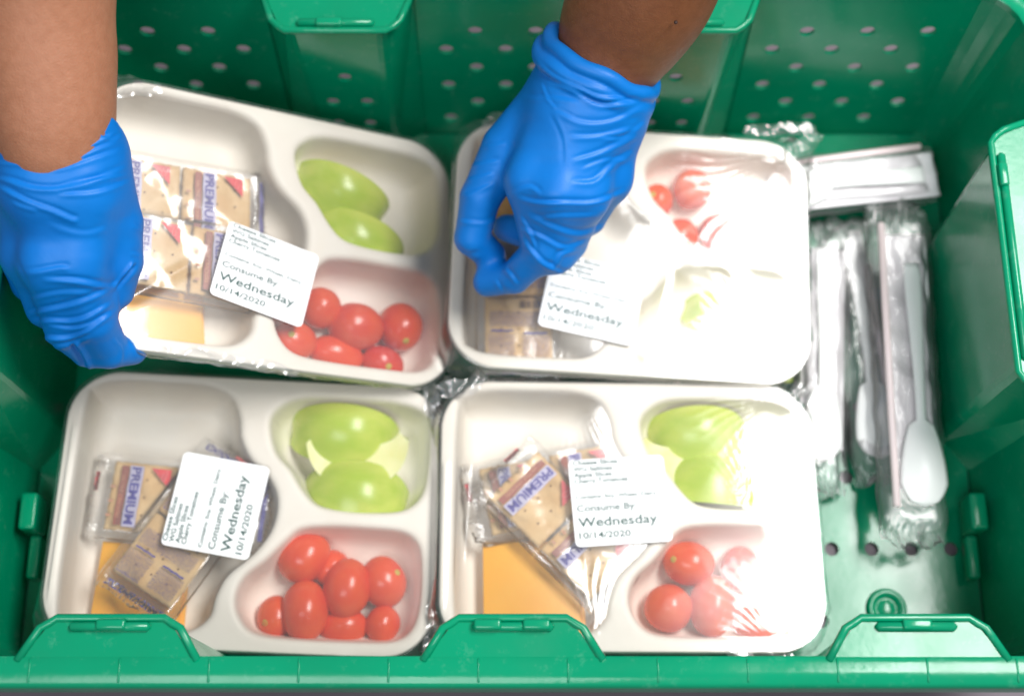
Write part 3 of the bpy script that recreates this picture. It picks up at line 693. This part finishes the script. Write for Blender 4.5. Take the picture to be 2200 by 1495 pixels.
def cracker_packet(k, px, py, zl, rz, label, back=False, tilt=0, seed=0, dark=False):
    Mx = put(k, px, py, zl, rz, 0, tilt) @ Matrix.Scale(.94, 4); root = bpy.data.objects.new('cracker_packet', None); C.objects.link(root); root.matrix_world = Mx; root.empty_display_size = .01
    tag(root, label, 'cracker packet', 'wrapped saltine cracker packets')
    r = np.random.default_rng(seed+50)
    for sx in (-.0225, .0225):
        for lay in (0, 1):
            n = 20; h = .0215; v = []; f = []
            for zz in (-1, 1):
                for i in range(n+1):
                    for j in range(n+1):
                        x = (i/n*2-1)*h; y = (j/n*2-1)*h
                        sc_ = 1+.012*math.sin(i*2.3)*(abs(y) > h*.95)+.012*math.sin(j*2.1+1)*(abs(x) > h*.95)
                        z = zz*.0011+(.0007*mnoise.noise(Vector((x*110+seed*3, y*110, lay*4+sx*99))) if zz > 0 else 0)
                        if zz > 0 and (i % 5 == 2 and j % 5 == 2): z -= .0009
                        rr = max(abs(x), abs(y))/h; z -= zz*.0007*max(0, (rr-.86)/.14)
                        v.append((x*sc_+sx, y*sc_, z+lay*.0027))
            N1 = (n+1)**2
            for i in range(n):
                for j in range(n):
                    a = i*(n+1)+j; f.append((a+N1, a+n+1+N1, a+n+2+N1, a+1+N1)); f.append((a+1, a+n+2, a+n+1, a))
            for i in range(n):
                for a, b in (((i)*(n+1), (i+1)*(n+1)), ((i+1)*(n+1)+n, i*(n+1)+n), (i+1, i), (n*(n+1)+i, n*(n+1)+i+1)):
                    f.append((a, b, b+N1, a+N1))
            ck = pyd('cracker', v, f, M['cracker'], root)
            if lay == 1:
                dv = []; df = []
                for i in range(-1, 2):
                    for j in range(-1, 2):
                        b0 = len(dv)
                        for q in range(6): dv.append((sx+i*.0113+.0007*math.cos(q*1.047), j*.0113+.0007*math.sin(q*1.047), .0045))
                        df.append(tuple(range(b0, b0+6)))
                pyd('docking_holes', dv, df, M['dot'], ck, smooth=False)
    # wrapper: a crinkled pillow with pinched, fluted end seals
    Lx, Ly = .056, .0275
    for side in (1, -1):
        nx, ny = 110, 54; X, Y = np.meshgrid(np.linspace(-Lx, Lx, nx), np.linspace(-Ly, Ly, ny), indexing='ij')
        ex = np.clip((Lx-np.abs(X))/.0075, 0, 1); ey = np.clip((Ly-np.abs(Y))/.005, 0, 1); bulge = np.sqrt(np.clip(ex, 0, 1)*np.clip(ey, 0, 1))
        Z = (.0056 if side > 0 else -.0018)*bulge+.0008
        cr = .0007*nz(X, Y, 150, seed)+.00022*np.abs(nz(X, Y, 260, seed+9))
        Z = Z+cr*bulge*(1.2 if side > 0 else .6)+(1-ex)*(.0011*np.sin(Y*1900+np.sin(X*500))+.0016*nz(X, Y, 260, seed+2))
        X2 = X+(1-ex)*.0012*nz(X, Y, 300, seed+5); Y2 = Y*(1-.05*(1-ex))
        V = np.stack([X2, Y2, Z], -1).reshape(-1, 3); i, j = np.meshgrid(np.arange(nx-1), np.arange(ny-1), indexing='ij'); a = (i*ny+j).ravel()
        Q = np.stack([a, a+ny, a+ny+1, a+1], 1); Q = Q if side > 0 else Q[:, ::-1]
        fastmesh('wrapper', V, Q, M['wrap'], root)
    zt = .0066
    def patch(name, x0, y0, x1, y1, m, z=zt, rz=0):
        n = 8; v = []; f = []
        for i in range(n+1):
            for j in range(3): v.append((x0+(x1-x0)*j/2+.0002*math.sin(i*2+seed), y0+(y1-y0)*i/n, z+.00012*math.sin(i*1.7+seed)))
        for i in range(n):
            for j in range(2): a = i*3+j; f.append((a, a+1, a+4, a+3))
        return pyd(name, v, f, m, root)
    if not back:
        for cx in (-.0235, .0225):
            patch('print_band', cx-.0150, -.0190, cx-.0105, .0185, M['brown'])
            textmesh('SALTINE CRACKERS', 'print', M['tan'], root, cx-.0142, .0125, zt+.0003, .027, .0022, rz=-math.pi/2, bold=.01)
            patch('print_backing', cx-.0098, -.0195, cx-.0015, .0190, M['lilac'], zt+.00005)
            textmesh('PREMIUM', 'print', M['violet'], root, cx-.0084, .0180, zt+.0004, .0360, .0056, rz=-math.pi/2, bold=.03)
            for j in range(6):
                patch('print_line', cx-.0205+.0003, -.014+j*.0045, cx-.0172, -.0125+j*.0045, M['tan']) if j % 2 == 0 else None
            # triangular corner emblem with its oval and bars
            v = [(cx+.0030, .0185, zt+.0001), (cx+.0155, .0185, zt+.0001), (cx+.0155, .0065, zt+.0001)]
            tri = pyd('emblem', v, [(0, 2, 1)], M['red'], root, smooth=False)
            pts = [(cx+.0118+.0019*math.cos(q*.5236)*.8+.0008*math.sin(q*.5236), .0140+.0034*math.sin(q*.5236), zt+.0004) for q in range(13)]
            tube('emblem_oval', pts, .00018, M['pinkline'], tri, 5)
            tube('emblem_bar', [(cx+.0118, .0108, zt+.0004), (cx+.0132, .0175, zt+.0004)], .00016, M['pinkline'], tri, 5)
        patch('print_band', .0500, -.02, .0530, .02, M['violet'], .0035); patch('print_spot', -.0545, .002, -.0520, .014, M['red'], .0032)
    else:
        for cx in (-.0235, .0225):
            patch('print_block', cx-.018, -.020, cx-.004, -.002, M['scrib']); patch('print_block', cx-.018, .003, cx-.003, .020, M['scrib'])
            patch('print_block', cx+.002, -.019, cx+.012, .019, M['scrib'], zt+.0001)
            patch('print_band', cx-.0030, -.018, cx-.0018, -.003, M['violet']); patch('print_band', cx-.0015, .004, cx-.0004, .018, M['violet'])
            textmesh('NUTRITION FACTS', 'print', M['violet'], root, cx-.0196, .019, zt+.0002, .016, .0014, rz=-math.pi/2, bold=.02)
            for j in range(14):
                wd = random.choice((.0003, .0005, .0007)); patch('bar', cx+.0145, -.016+j*.0011, cx+.0195, -.016+j*.0011+wd, M['black'], zt+.0001)
        patch('print_band', -.0530, -.021, -.0485, .021, M['scrib2'], .0042); patch('print_band', .0485, -.021, .0530, .021, M['scrib2'], .0042)
        patch('print_spot', .0540, -.01, .0556, .002, M['red'], .0030)
    return root
cracker_packet('BL', 390, 1080, -.0150, -3, 'cracker packet printed face up, half under the sideways label', seed=1)
cracker_packet('BL', 400, 1140, -.0085, 60, 'cracker packet lying back side up aslant over the cheese', back=True, seed=2, tilt=4)
cracker_packet('BR', 1190, 1052, -.0160, 12, 'crumpled cracker packet beneath another, left of the upright label', seed=3)
cracker_packet('BR', 1210, 1128, -.0090, -45, 'cracker packet lying diagonally on top, left of the upright label', seed=4, tilt=2)
cracker_packet('TL', 385, 432, -.0160, 1, 'shiny cracker packet farther up in the lifted tray', seed=5)
cracker_packet('TL', 405, 560, -.0095, -1, 'cracker packet nearer the cheese in the lifted tray, under the diagonal film fold', seed=6, tilt=2)
cracker_packet('TR', 1112, 640, -.0110, 93, 'cracker packet back side up, below the reaching glove beside the label', back=True, seed=7)

# ------------------------------------------------------------------ cutlery packets on the crate floor
CZ = .012
def to_loc(px, py, z): return Vector(P(px, py, z))
def crinkle_bag(root, Lx, Ly, hgt, seed, m, amp=1.0):
    for side in (1, -1):
        nx, ny = int(Lx*2/.0012), int(Ly*2/.0012); X, Y = np.meshgrid(np.linspace(-Lx, Lx, nx), np.linspace(-Ly, Ly, ny), indexing='ij')
        ex = np.clip((Lx-np.abs(X))/.016, 0, 1); ey = np.clip((Ly-np.abs(Y))/.009, 0, 1); b = np.sqrt(ex*ey)
        Z = (hgt if side > 0 else -hgt*.25)*b+(.0004*nz(X, Y, 180, seed)+.00016*nz(X*.4, Y, 560, seed+1)+.00008*nz(X, Y, 1300, seed+2))*amp*(.4+.6*b if side > 0 else .5)
        Z = Z+(1-ex)*(.0022*nz(X, Y, 330, seed+6)+.0012*np.sin(Y*1500+3*np.sin(X*260)))
        X2 = X+(1-ex)*.003*nz(X*.3, Y, 300, seed+7); Y2 = Y*(1-.10*(1-ex))+.0009*nz(X, Y*0, 180, seed+8)
        V = np.stack([X2, Y2, Z], -1).reshape(-1, 3); i, j = np.meshgrid(np.arange(nx-1), np.arange(ny-1), indexing='ij'); a = (i*ny+j).ravel()
        Q = np.stack([a, a+ny, a+ny+1, a+1], 1); Q = Q if side > 0 else Q[:, ::-1]
        fastmesh('wrapper', V, Q, m, root)
def spoon(root, x0, x1, y, z, bw=.0145):
    """handle from x0 to the bowl that ends at x1 (local x)"""
    L = abs(x1-x0); sg = 1 if x1 > x0 else -1; n = 44; mcr = 12; V = []; F = []
    for i in range(n+1):
        t = i/n; x = x0+sg*L*t; bt = max(0, (t-.66)/.34)
        hw = .0042+.0012*math.cos(t*5) if t < .66 else .0042+(bw-.0042)*math.sin(math.pi*min(1, bt*.62+.05))**.8 if bt < .999 else .001
        if bt > .75: hw = bw*math.sqrt(max(.0, 1-((bt-.62)/.38)**2))+.0004
        dep = .0045*math.sin(math.pi*min(bt, 1))**.8 if bt > 0 else 0
        for j in range(mcr+1):
            u = j/mcr*2-1; zz = z+.0012*(1-u*u)*(1 if bt <= 0 else 0)+dep*(1-u*u)+.003*math.sin(t*3)
            V.append((x, y+u*hw, zz))
    for i in range(n):
        for j in range(mcr): a = i*(mcr+1)+j; F.append((a, a+mcr+1, a+mcr+2, a+1))
    o = pyd('spoon', V, F, M['plastic'], root); s_ = o.modifiers.new('s', 'SOLIDIFY'); s_.thickness = .0011; return o
def fork(root, x0, x1, y, z):
    V = []; F = []; sg = 1 if x1 > x0 else -1; L = abs(x1-x0)
    o = rbox('fork', L*.72, .0085, .0022, .0009, M['plastic'], root, ((x0+sg*L*.36), y, z))
    for q in range(4): rbox('tine', L*.26, .0020, .0018, .0006, M['plastic'], o, (sg*L*.48, -.0051+q*.0034, 0))
    rbox('neck', L*.12, .0122, .0022, .0009, M['plastic'], o, (sg*L*.32, 0, 0)); return o
def napkin(root, cx, cy, lx, ly, z, rz=0, pink=True):
    n = 40; m = 14
    for lay in range(3):
        V = []; F = []
        for i in range(n+1):
            for j in range(m+1):
                x = (i/n-.5)*lx; y = (j/m-.5)*ly
                z_ = z+.0016*lay+.0012*mnoise.noise(Vector((x*40, y*60, lay+cx*90)))+.0007*math.sin(y*380+lay)
                V.append((cx+x+.0006*lay, cy+y-.0008*lay, z_))
        for i in range(n):
            for j in range(m): a = i*(m+1)+j; F.append((a, a+m+1, a+m+2, a+1))
        o = pyd('napkin', V, F, M['napkin'], root); s_ = o.modifiers.new('s', 'SOLIDIFY'); s_.thickness = .0010
    return o
def cutlery(a, b, z, label, Ly, seed, items, hgt=.0085):
    """a packet whose long axis runs between photo points a and b"""
    p = to_loc(*a, z); q = to_loc(*b, z); c = (p+q)/2; d = q-p; L = d.length
    root = empty('cutlery_packet', c, label, 'cutlery packet', 'wrapped cutlery packets beside the trays'); root.rotation_euler = (0, 0, math.atan2(d.y, d.x))
    items(root, L); crinkle_bag(root, L/2, Ly, hgt, seed, M['wrap2']); return root
def itA(r, L):
    napkin(r, .004, -.002, L*.86, .030, .0035); tube('straw', [(-L*.42, .014, .007), (L*.42, .016, .008)], .0022, M['straw'], r)
    spoon(r, L*.40, -L*.42, -.004, .0075)
def itB(r, L):
    napkin(r, -.004, 0, L*.74, .026, .003); spoon(r, -L*.38, L*.40, -.001, .0070, .0125)
def itC(r, L):
    fork(r, -L*.44, L*.20, .004, .0048); spoon(r, -L*.40, L*.42, .001, .0060, .0135); tube('straw', [(-L*.3, .009, .006), (L*.36, .010, .007)], .0020, M['straw'], r)
def itD(r, L):
    napkin(r, -.006, .003, L*.74, .027, .0035); spoon(r, -L*.30, L*.40, .005, .0085, .0140)
    tube('straw', [(-L*.42, -.0125, .0085), (0, -.0125, .0105), (L*.40, -.0115, .0085)], .0023, M['straw'], r)
cutlery((1640, 412), (2010, 372), .024, 'wrapped cutlery packet lying crosswise at the top, napkin showing', .0215, 11, itA)
cutlery((1772, 480), (1762, 1060), .012, 'wrapped cutlery packet half under the trays, leftmost of the upright ones', .0165, 12, itB)
cutlery((1815, 470), (1890, 1040), .010, 'wrapped spoon packet in the middle, between two other cutlery packets', .0160, 13, itC, .009)
cutlery((1925, 440), (1965, 1175), .030, 'wrapped cutlery packet against the right crate wall with spoon bowl and pink straw', .0205, 14, itD, .0090)

# ------------------------------------------------------------------ person: two forearms and two gloved hands
def W3(j): return np.array(P(j[0], j[1], j[2]))
def sdf_chain(G, chains, k_in, k_out):
    tot = None
    for ch in chains:
        dch = None
        for a, b in zip(ch, ch[1:]):
            pa, pb = W3(a), W3(b); ra, rb = a[3], b[3]; e = pb-pa; t = np.clip((G-pa)@e/(e@e), 0, 1)
            d = np.sqrt(((G-pa-t[..., None]*e)**2).sum(-1))-(ra+(rb-ra)*t)
            dch = d if dch is None else smin(dch, d, k_in)
        tot = dch if tot is None else smin(tot, dch, k_out)
    return tot
def grid_for(chains, pad, h):
    A = np.array([np.r_[W3(j), j[3]] for ch in chains for j in ch]); lo = (A[:, :3]-A[:, 3:]).min(0)-pad; hi = (A[:, :3]+A[:, 3:]).max(0)+pad
    ax = [np.arange(lo[i], hi[i], h) for i in range(3)]
    return lo, ax
def polydist(px, py, pts):
    best = np.full(px.shape, 1e9); sg = np.zeros(px.shape); tt = np.zeros(px.shape); L = 0; n = len(pts)-1
    for i in range(n):
        a = np.array(pts[i], float); b = np.array(pts[i+1], float); e = b-a; l2 = e@e
        t = np.clip(((px-a[0])*e[0]+(py-a[1])*e[1])/l2, 0, 1); dx = px-a[0]-e[0]*t; dy = py-a[1]-e[1]*t; d = np.hypot(dx, dy)
        c = d < best; best = np.where(c, d, best); sg = np.where(c, np.sign(e[0]*dy-e[1]*dx), sg); tt = np.where(c, (i+t)/n, tt)
    return best*sg, tt
def smooth_line(p, n=6):
    p = [np.array(q, float) for q in p]
    if len(p) < 3: return p
    p = [2*p[0]-p[1]]+p+[2*p[-1]-p[-2]]; out = []
    for i in range(1, len(p)-2):
        a, b, c, d = p[i-1], p[i], p[i+1], p[i+2]
        for t in np.linspace(0, 1, n, endpoint=False): out.append(.5*((2*b)+(-a+c)*t+(2*a-5*b+4*c-d)*t*t+(-a+3*b-3*c+d)*t**3))
    out.append(p[-2]); return out
def normals(V, Q):
    e1 = V[Q[:, 2]]-V[Q[:, 0]]; e2 = V[Q[:, 3]]-V[Q[:, 1]]; n = np.cross(e1, e2); N = np.zeros_like(V)
    for i in range(4): np.add.at(N, Q[:, i], n)
    return N/np.maximum(np.linalg.norm(N, axis=1, keepdims=True), 1e-12)
def glove(chains, folds, parent, label, seed, cuff, h=.00092, extra=None):
    lo, ax = grid_for(chains, .010, h); X, Y, Z = np.meshgrid(*ax, indexing='ij'); G = np.stack([X, Y, Z], -1).astype(np.float32)
    d = sdf_chain(G, chains, .0014, .0080)
    for _ in range(2):
        for a3 in range(3): d = .5*d+.25*(np.roll(d, 1, a3)+np.roll(d, -1, a3))
    # open the glove at the cuff: cut by a plane and hollow it
    c, ax_ = cuff
    cut = (G-c)@ax_; core = d+.0022; d = smax(d, cut-.0, .0012)
    d = smax(d, -smax(core, -(cut+.012), .001), .001)
    if extra is not None: d = extra(G, d)
    V, Q = nets(d.astype(np.float32), lo, h); N = normals(V, Q)
    px, py = proj(V); disp = np.zeros(len(V))
    face = np.clip((N@(-AF))*1.6+.35, 0, 1)
    for fo in folds:
        pts, wd, ht = fo; ds, tt = polydist(px, py, smooth_line(pts)); env = np.clip(tt/.18, 0, 1)*np.clip((1-tt)/.18, 0, 1); env = env**.7
        ds = ds+1.6*np.sin(px*.045+py*.03+seed)
        disp += .78*ht*env*(np.exp(-((ds-wd*.55)/wd)**2)-.95*np.exp(-((ds+wd*.75)/(wd*.85))**2))
    a_ = px*.9+py*.45
    disp += .00013*nz(px*.012, py*.075+px*.012, 1.0, seed)+.00006*nz(px*.03, py*.16, 1.0, seed+1)
    V = V+N*(disp*face)[:, None]
    o = fastmesh('glove', V, Q, M['glove'], parent); o['label'] = label; return o
def arm(chain, m, parent, label, h=.0022):
    lo, ax = grid_for([chain], .012, h); X, Y, Z = np.meshgrid(*ax, indexing='ij'); G = np.stack([X, Y, Z], -1).astype(np.float32)
    d = sdf_chain(G, [chain], .02, .02); V, Q = nets(d.astype(np.float32), lo, h)
    o = fastmesh('forearm', V, Q, m, parent); o['label'] = label; return o
person = empty('person', (0, .55, 0), 'person reaching in with two brown forearms and blue gloves, gripping two trays', 'person')
# --- the hand at the middle of the picture
LH = [
 [(1288, 138, .170, .0288), (1265, 245, .163, .0225)],
 [(1243, 120, .172, .0205), (1222, 240, .166, .0195)], [(1330, 160, .170, .0200), (1310, 250, .160, .0195)],
 [(1210, 215, .166, .0185), (1140, 390, .150, .0130)], [(1245, 235, .167, .0185), (1198, 415, .153, .0138)],
 [(1285, 240, .164, .0185), (1255, 420, .148, .0130)], [(1325, 245, .156, .0170), (1308, 385, .138, .0118)],
 [(1200, 200, .160, .0170), (1092, 320, .140, .0150), (1032, 425, .126, .0115), (1014, 512, .112, .0100), (1055, 548, .100, .0085)],
 [(1140, 390, .150, .0130), (1162, 540, .126, .0106), (1105, 596, .106, .0092), (1047, 606, .096, .0084)],
 [(1198, 415, .153, .0138), (1196, 548, .120, .0104), (1150, 508, .098, .0088), (1088, 490, .091, .0080)],
 [(1255, 420, .148, .0130), (1224, 520, .116, .0100), (1185, 490, .096, .0085), (1140, 470, .088, .0080)],
 [(1308, 385, .138, .0118), (1266, 470, .114, .0092), (1225, 455, .098, .0080), (1190, 440, .090, .0075)]]
wr0 = W3((1290, 140, .172)); wr1 = W3((1385, -30, .205)); armd = (wr1-wr0)/np.linalg.norm(wr1-wr0)
def ring_extra(center, axis, half, r, phase=0, r2=0.0052, off2=-.009):
    u = np.array([1., 0, 0]); u = u-axis*(u@axis); u /= np.linalg.norm(u); v = np.cross(axis, u)
    def f(G, d):
        for (o, rr, sc_) in ((0, r, 1.0), (off2, r2, 1.03)):
            q = G-(center+axis*o); z = q@axis; a = q@u; b = q@v
            ang = np.arctan2(b/half[1], a/half[0]); wob = .0012*np.sin(3*ang+phase)
            ca, cb = np.cos(ang)*half[0]*sc_, np.sin(ang)*half[1]*sc_
            dd = np.sqrt((a-ca)**2+(b-cb)**2+(z-wob-.0007*np.sin(7*ang+phase))**2)-rr
            d = smin(d, dd, .0022)
        return d
    return f
F = lambda pts, w=9, h=.0011: (pts, w*.72, h*.72)
lh_folds = [
 F([(1191, 239), (1249, 261), (1315, 261), (1381, 230)]), F([(1222, 292), (1293, 292), (1364, 274)]), F([(1227, 345), (1284, 331), (1337, 305), (1370, 285)], 9, .0013),
 F([(1227, 393), (1275, 389), (1315, 353), (1360, 322)], 9, .0013), F([(1112, 424), (1183, 435), (1271, 433), (1345, 408)], 8, .0015), F([(1134, 455), (1183, 486), (1249, 499), (1300, 482)], 9, .0012),
 F([(1117, 486), (1161, 508), (1214, 530), (1262, 515)], 8, .0012), F([(1121, 508), (1150, 548), (1185, 572), (1205, 543), (1249, 533)], 8, .0014), F([(1040, 316), (1086, 303)], 7, .0008),
 F([(1012, 355), (1072, 342)], 7, .0009), F([(1000, 386), (1060, 369)], 7, .0009), F([(992, 421), (1060, 391)], 8, .0010), F([(1086, 575), (1112, 612)], 7, .0011), F([(1088, 424), (1134, 400), (1165, 413)], 8, .0010),
 F([(1120, 208), (1187, 210), (1244, 221)], 9, .0009), F([(970, 528), (1002, 552), (1034, 545)], 8, .0012), F([(1150, 155), (1227, 194), (1293, 225), (1381, 217)], 9, .0016),
 F([(1152, 133), (1205, 172), (1275, 203), (1345, 212)], 8, .0014), F([(1120, 462), (1140, 500), (1150, 540)], 7, .0010), F([(1170, 560), (1200, 580), (1225, 590)], 7, .0010),
 F([(1290, 300), (1340, 296), (1384, 260)], 7, .0008), F([(1250, 365), (1300, 345), (1352, 340)], 7, .0007), F([(980, 470), (1040, 480), (1070, 465)], 8, .0008), F([(1140, 470), (1200, 465), (1290, 458)], 8, .0008),
 F([(1180, 240), (1210, 300), (1215, 360)], 8, -.0005), F([(1165, 175), (1180, 215), (1195, 235)], 6, .0006), F([(1065, 600), (1080, 630)], 6, .0006)]
glove(LH, lh_folds, person, 'blue glove with rolled cuff pinching the far tray', 3, (wr0+armd*.003, armd), extra=ring_extra(wr0+armd*.002, armd, (.0318, .0285), .0044))
aL = arm([(1285, 165, .170, .0225), (1314, 105, .173, .0242), (1346, 45, .186, .0282), (1385, -30, .205, .0330), (1500, -260, .26, .040), (1600, -480, .33, .044)], M['skin_l'], person, 'brown forearm, coloured as less lit, leaning in from the upper right')
# --- the hand at the left of the picture
RH = [
 [(116, 225, .220, .0280), (118, 300, .212, .0272), (118, 410, .203, .0225)],
 [(70, 245, .217, .0205), (80, 400, .205, .0200)], [(172, 235, .217, .0195), (165, 400, .205, .0195)],
 [(185, 330, .206, .0190), (185, 420, .2, .0190), (168, 560, .184, .0140)], [(125, 340, .208, .0195), (108, 560, .184, .0145)],
 [(70, 340, .203, .0190), (62, 545, .174, .0130)], [(30, 335, .195, .0180), (30, 510, .162, .0118)],
 [(200, 350, .200, .0180), (246, 480, .180, .0145), (258, 560, .168, .0118), (250, 625, .156, .0095)],
 [(168, 560, .184, .0140), (203, 690, .158, .0115), (238, 752, .136, .0098), (284, 752, .126, .0082)],
 [(108, 560, .184, .0145), (142, 705, .152, .0112), (190, 752, .132, .0095), (235, 735, .122, .0085)],
 [(62, 545, .174, .0130), (98, 662, .146, .0102), (150, 700, .128, .0090)], [(30, 510, .162, .0118), (62, 610, .138, .0094), (110, 640, .124, .0085)]]
rw0 = W3((118, 298, .212)); rw1 = W3((95, -40, .25)); rarmd = (rw1-rw0)/np.linalg.norm(rw1-rw0)
rcut = rarmd+np.array([-.24, 0, -.60]); rcut /= np.linalg.norm(rcut)
rh_folds = [
 F([(-20, 378), (83, 403), (166, 399), (275, 355)], 9, .0015), F([(-20, 345), (62, 353), (145, 345), (262, 300)], 8, .0013), F([(104, 366), (166, 353), (260, 320)], 8, .0011), F([(-20, 392), (62, 432), (145, 465), (170, 470)], 9, .0013),
 F([(124, 420), (207, 411), (285, 388)], 8, .0012), F([(25, 432), (83, 452)], 8, .0008), F([(54, 586), (124, 573), (150, 577)], 9, .0010), F([(91, 598), (187, 606), (249, 611), (290, 580)], 9, .0016),
 F([(55, 672), (145, 656), (249, 615)], 9, .0014), F([(62, 690), (166, 685), (245, 648)], 8, .0013), F([(80, 725), (166, 718), (255, 665)], 8, .0014), F([(95, 748), (158, 735), (195, 722)], 8, .0011),
 F([(249, 630), (257, 669), (262, 705)], 7, .0012), F([(158, 735), (172, 760), (190, 798)], 9, -.0036), F([(246, 618), (268, 596), (292, 565)], 8, -.0034), F([(200, 280), (235, 300), (262, 290)], 7, .0010),
 F([(130, 400), (200, 385), (278, 372)], 7, .0008), F([(100, 480), (180, 500), (230, 490)], 10, .0006), F([(60, 640), (120, 630), (200, 625)], 8, .0008), F([(262, 715), (285, 735), (300, 772)], 7, .0009),
 F([(245, 725), (265, 750), (262, 785)], 7, .0009), F([(100, 700), (180, 700), (240, 672)], 7, .0010), F([(285, 480), (315, 500)], 6, .0008), F([(280, 540), (312, 552)], 6, .0008), F([(30, 560), (60, 620)], 8, .0006), F([(0, 325), (90, 335), (180, 318), (258, 280)], 6, .0012)]
glove(RH, rh_folds, person, 'blue glove with loose cuff lifting the tilted tray by its left edge', 8, (rw0-rarmd*.004, rcut))
aR = arm([(118, 325, .212, .0240), (112, 250, .220, .0262), (100, 100, .236, .0290), (85, -100, .262, .0330), (60, -420, .33, .040)], M['skin_r'], person, 'brown forearm, coloured as brighter lit, coming straight down at the left edge')
# mole on the skin of the arm
mp_ = Vector(P(1452, 48, .2245)); ml = lathe('mole', [(.0010, -.0006), (.0009, .0001), (.0004, .0003)], M['mole'], aL, mp_, 12)
bpy.context.view_layer.update()
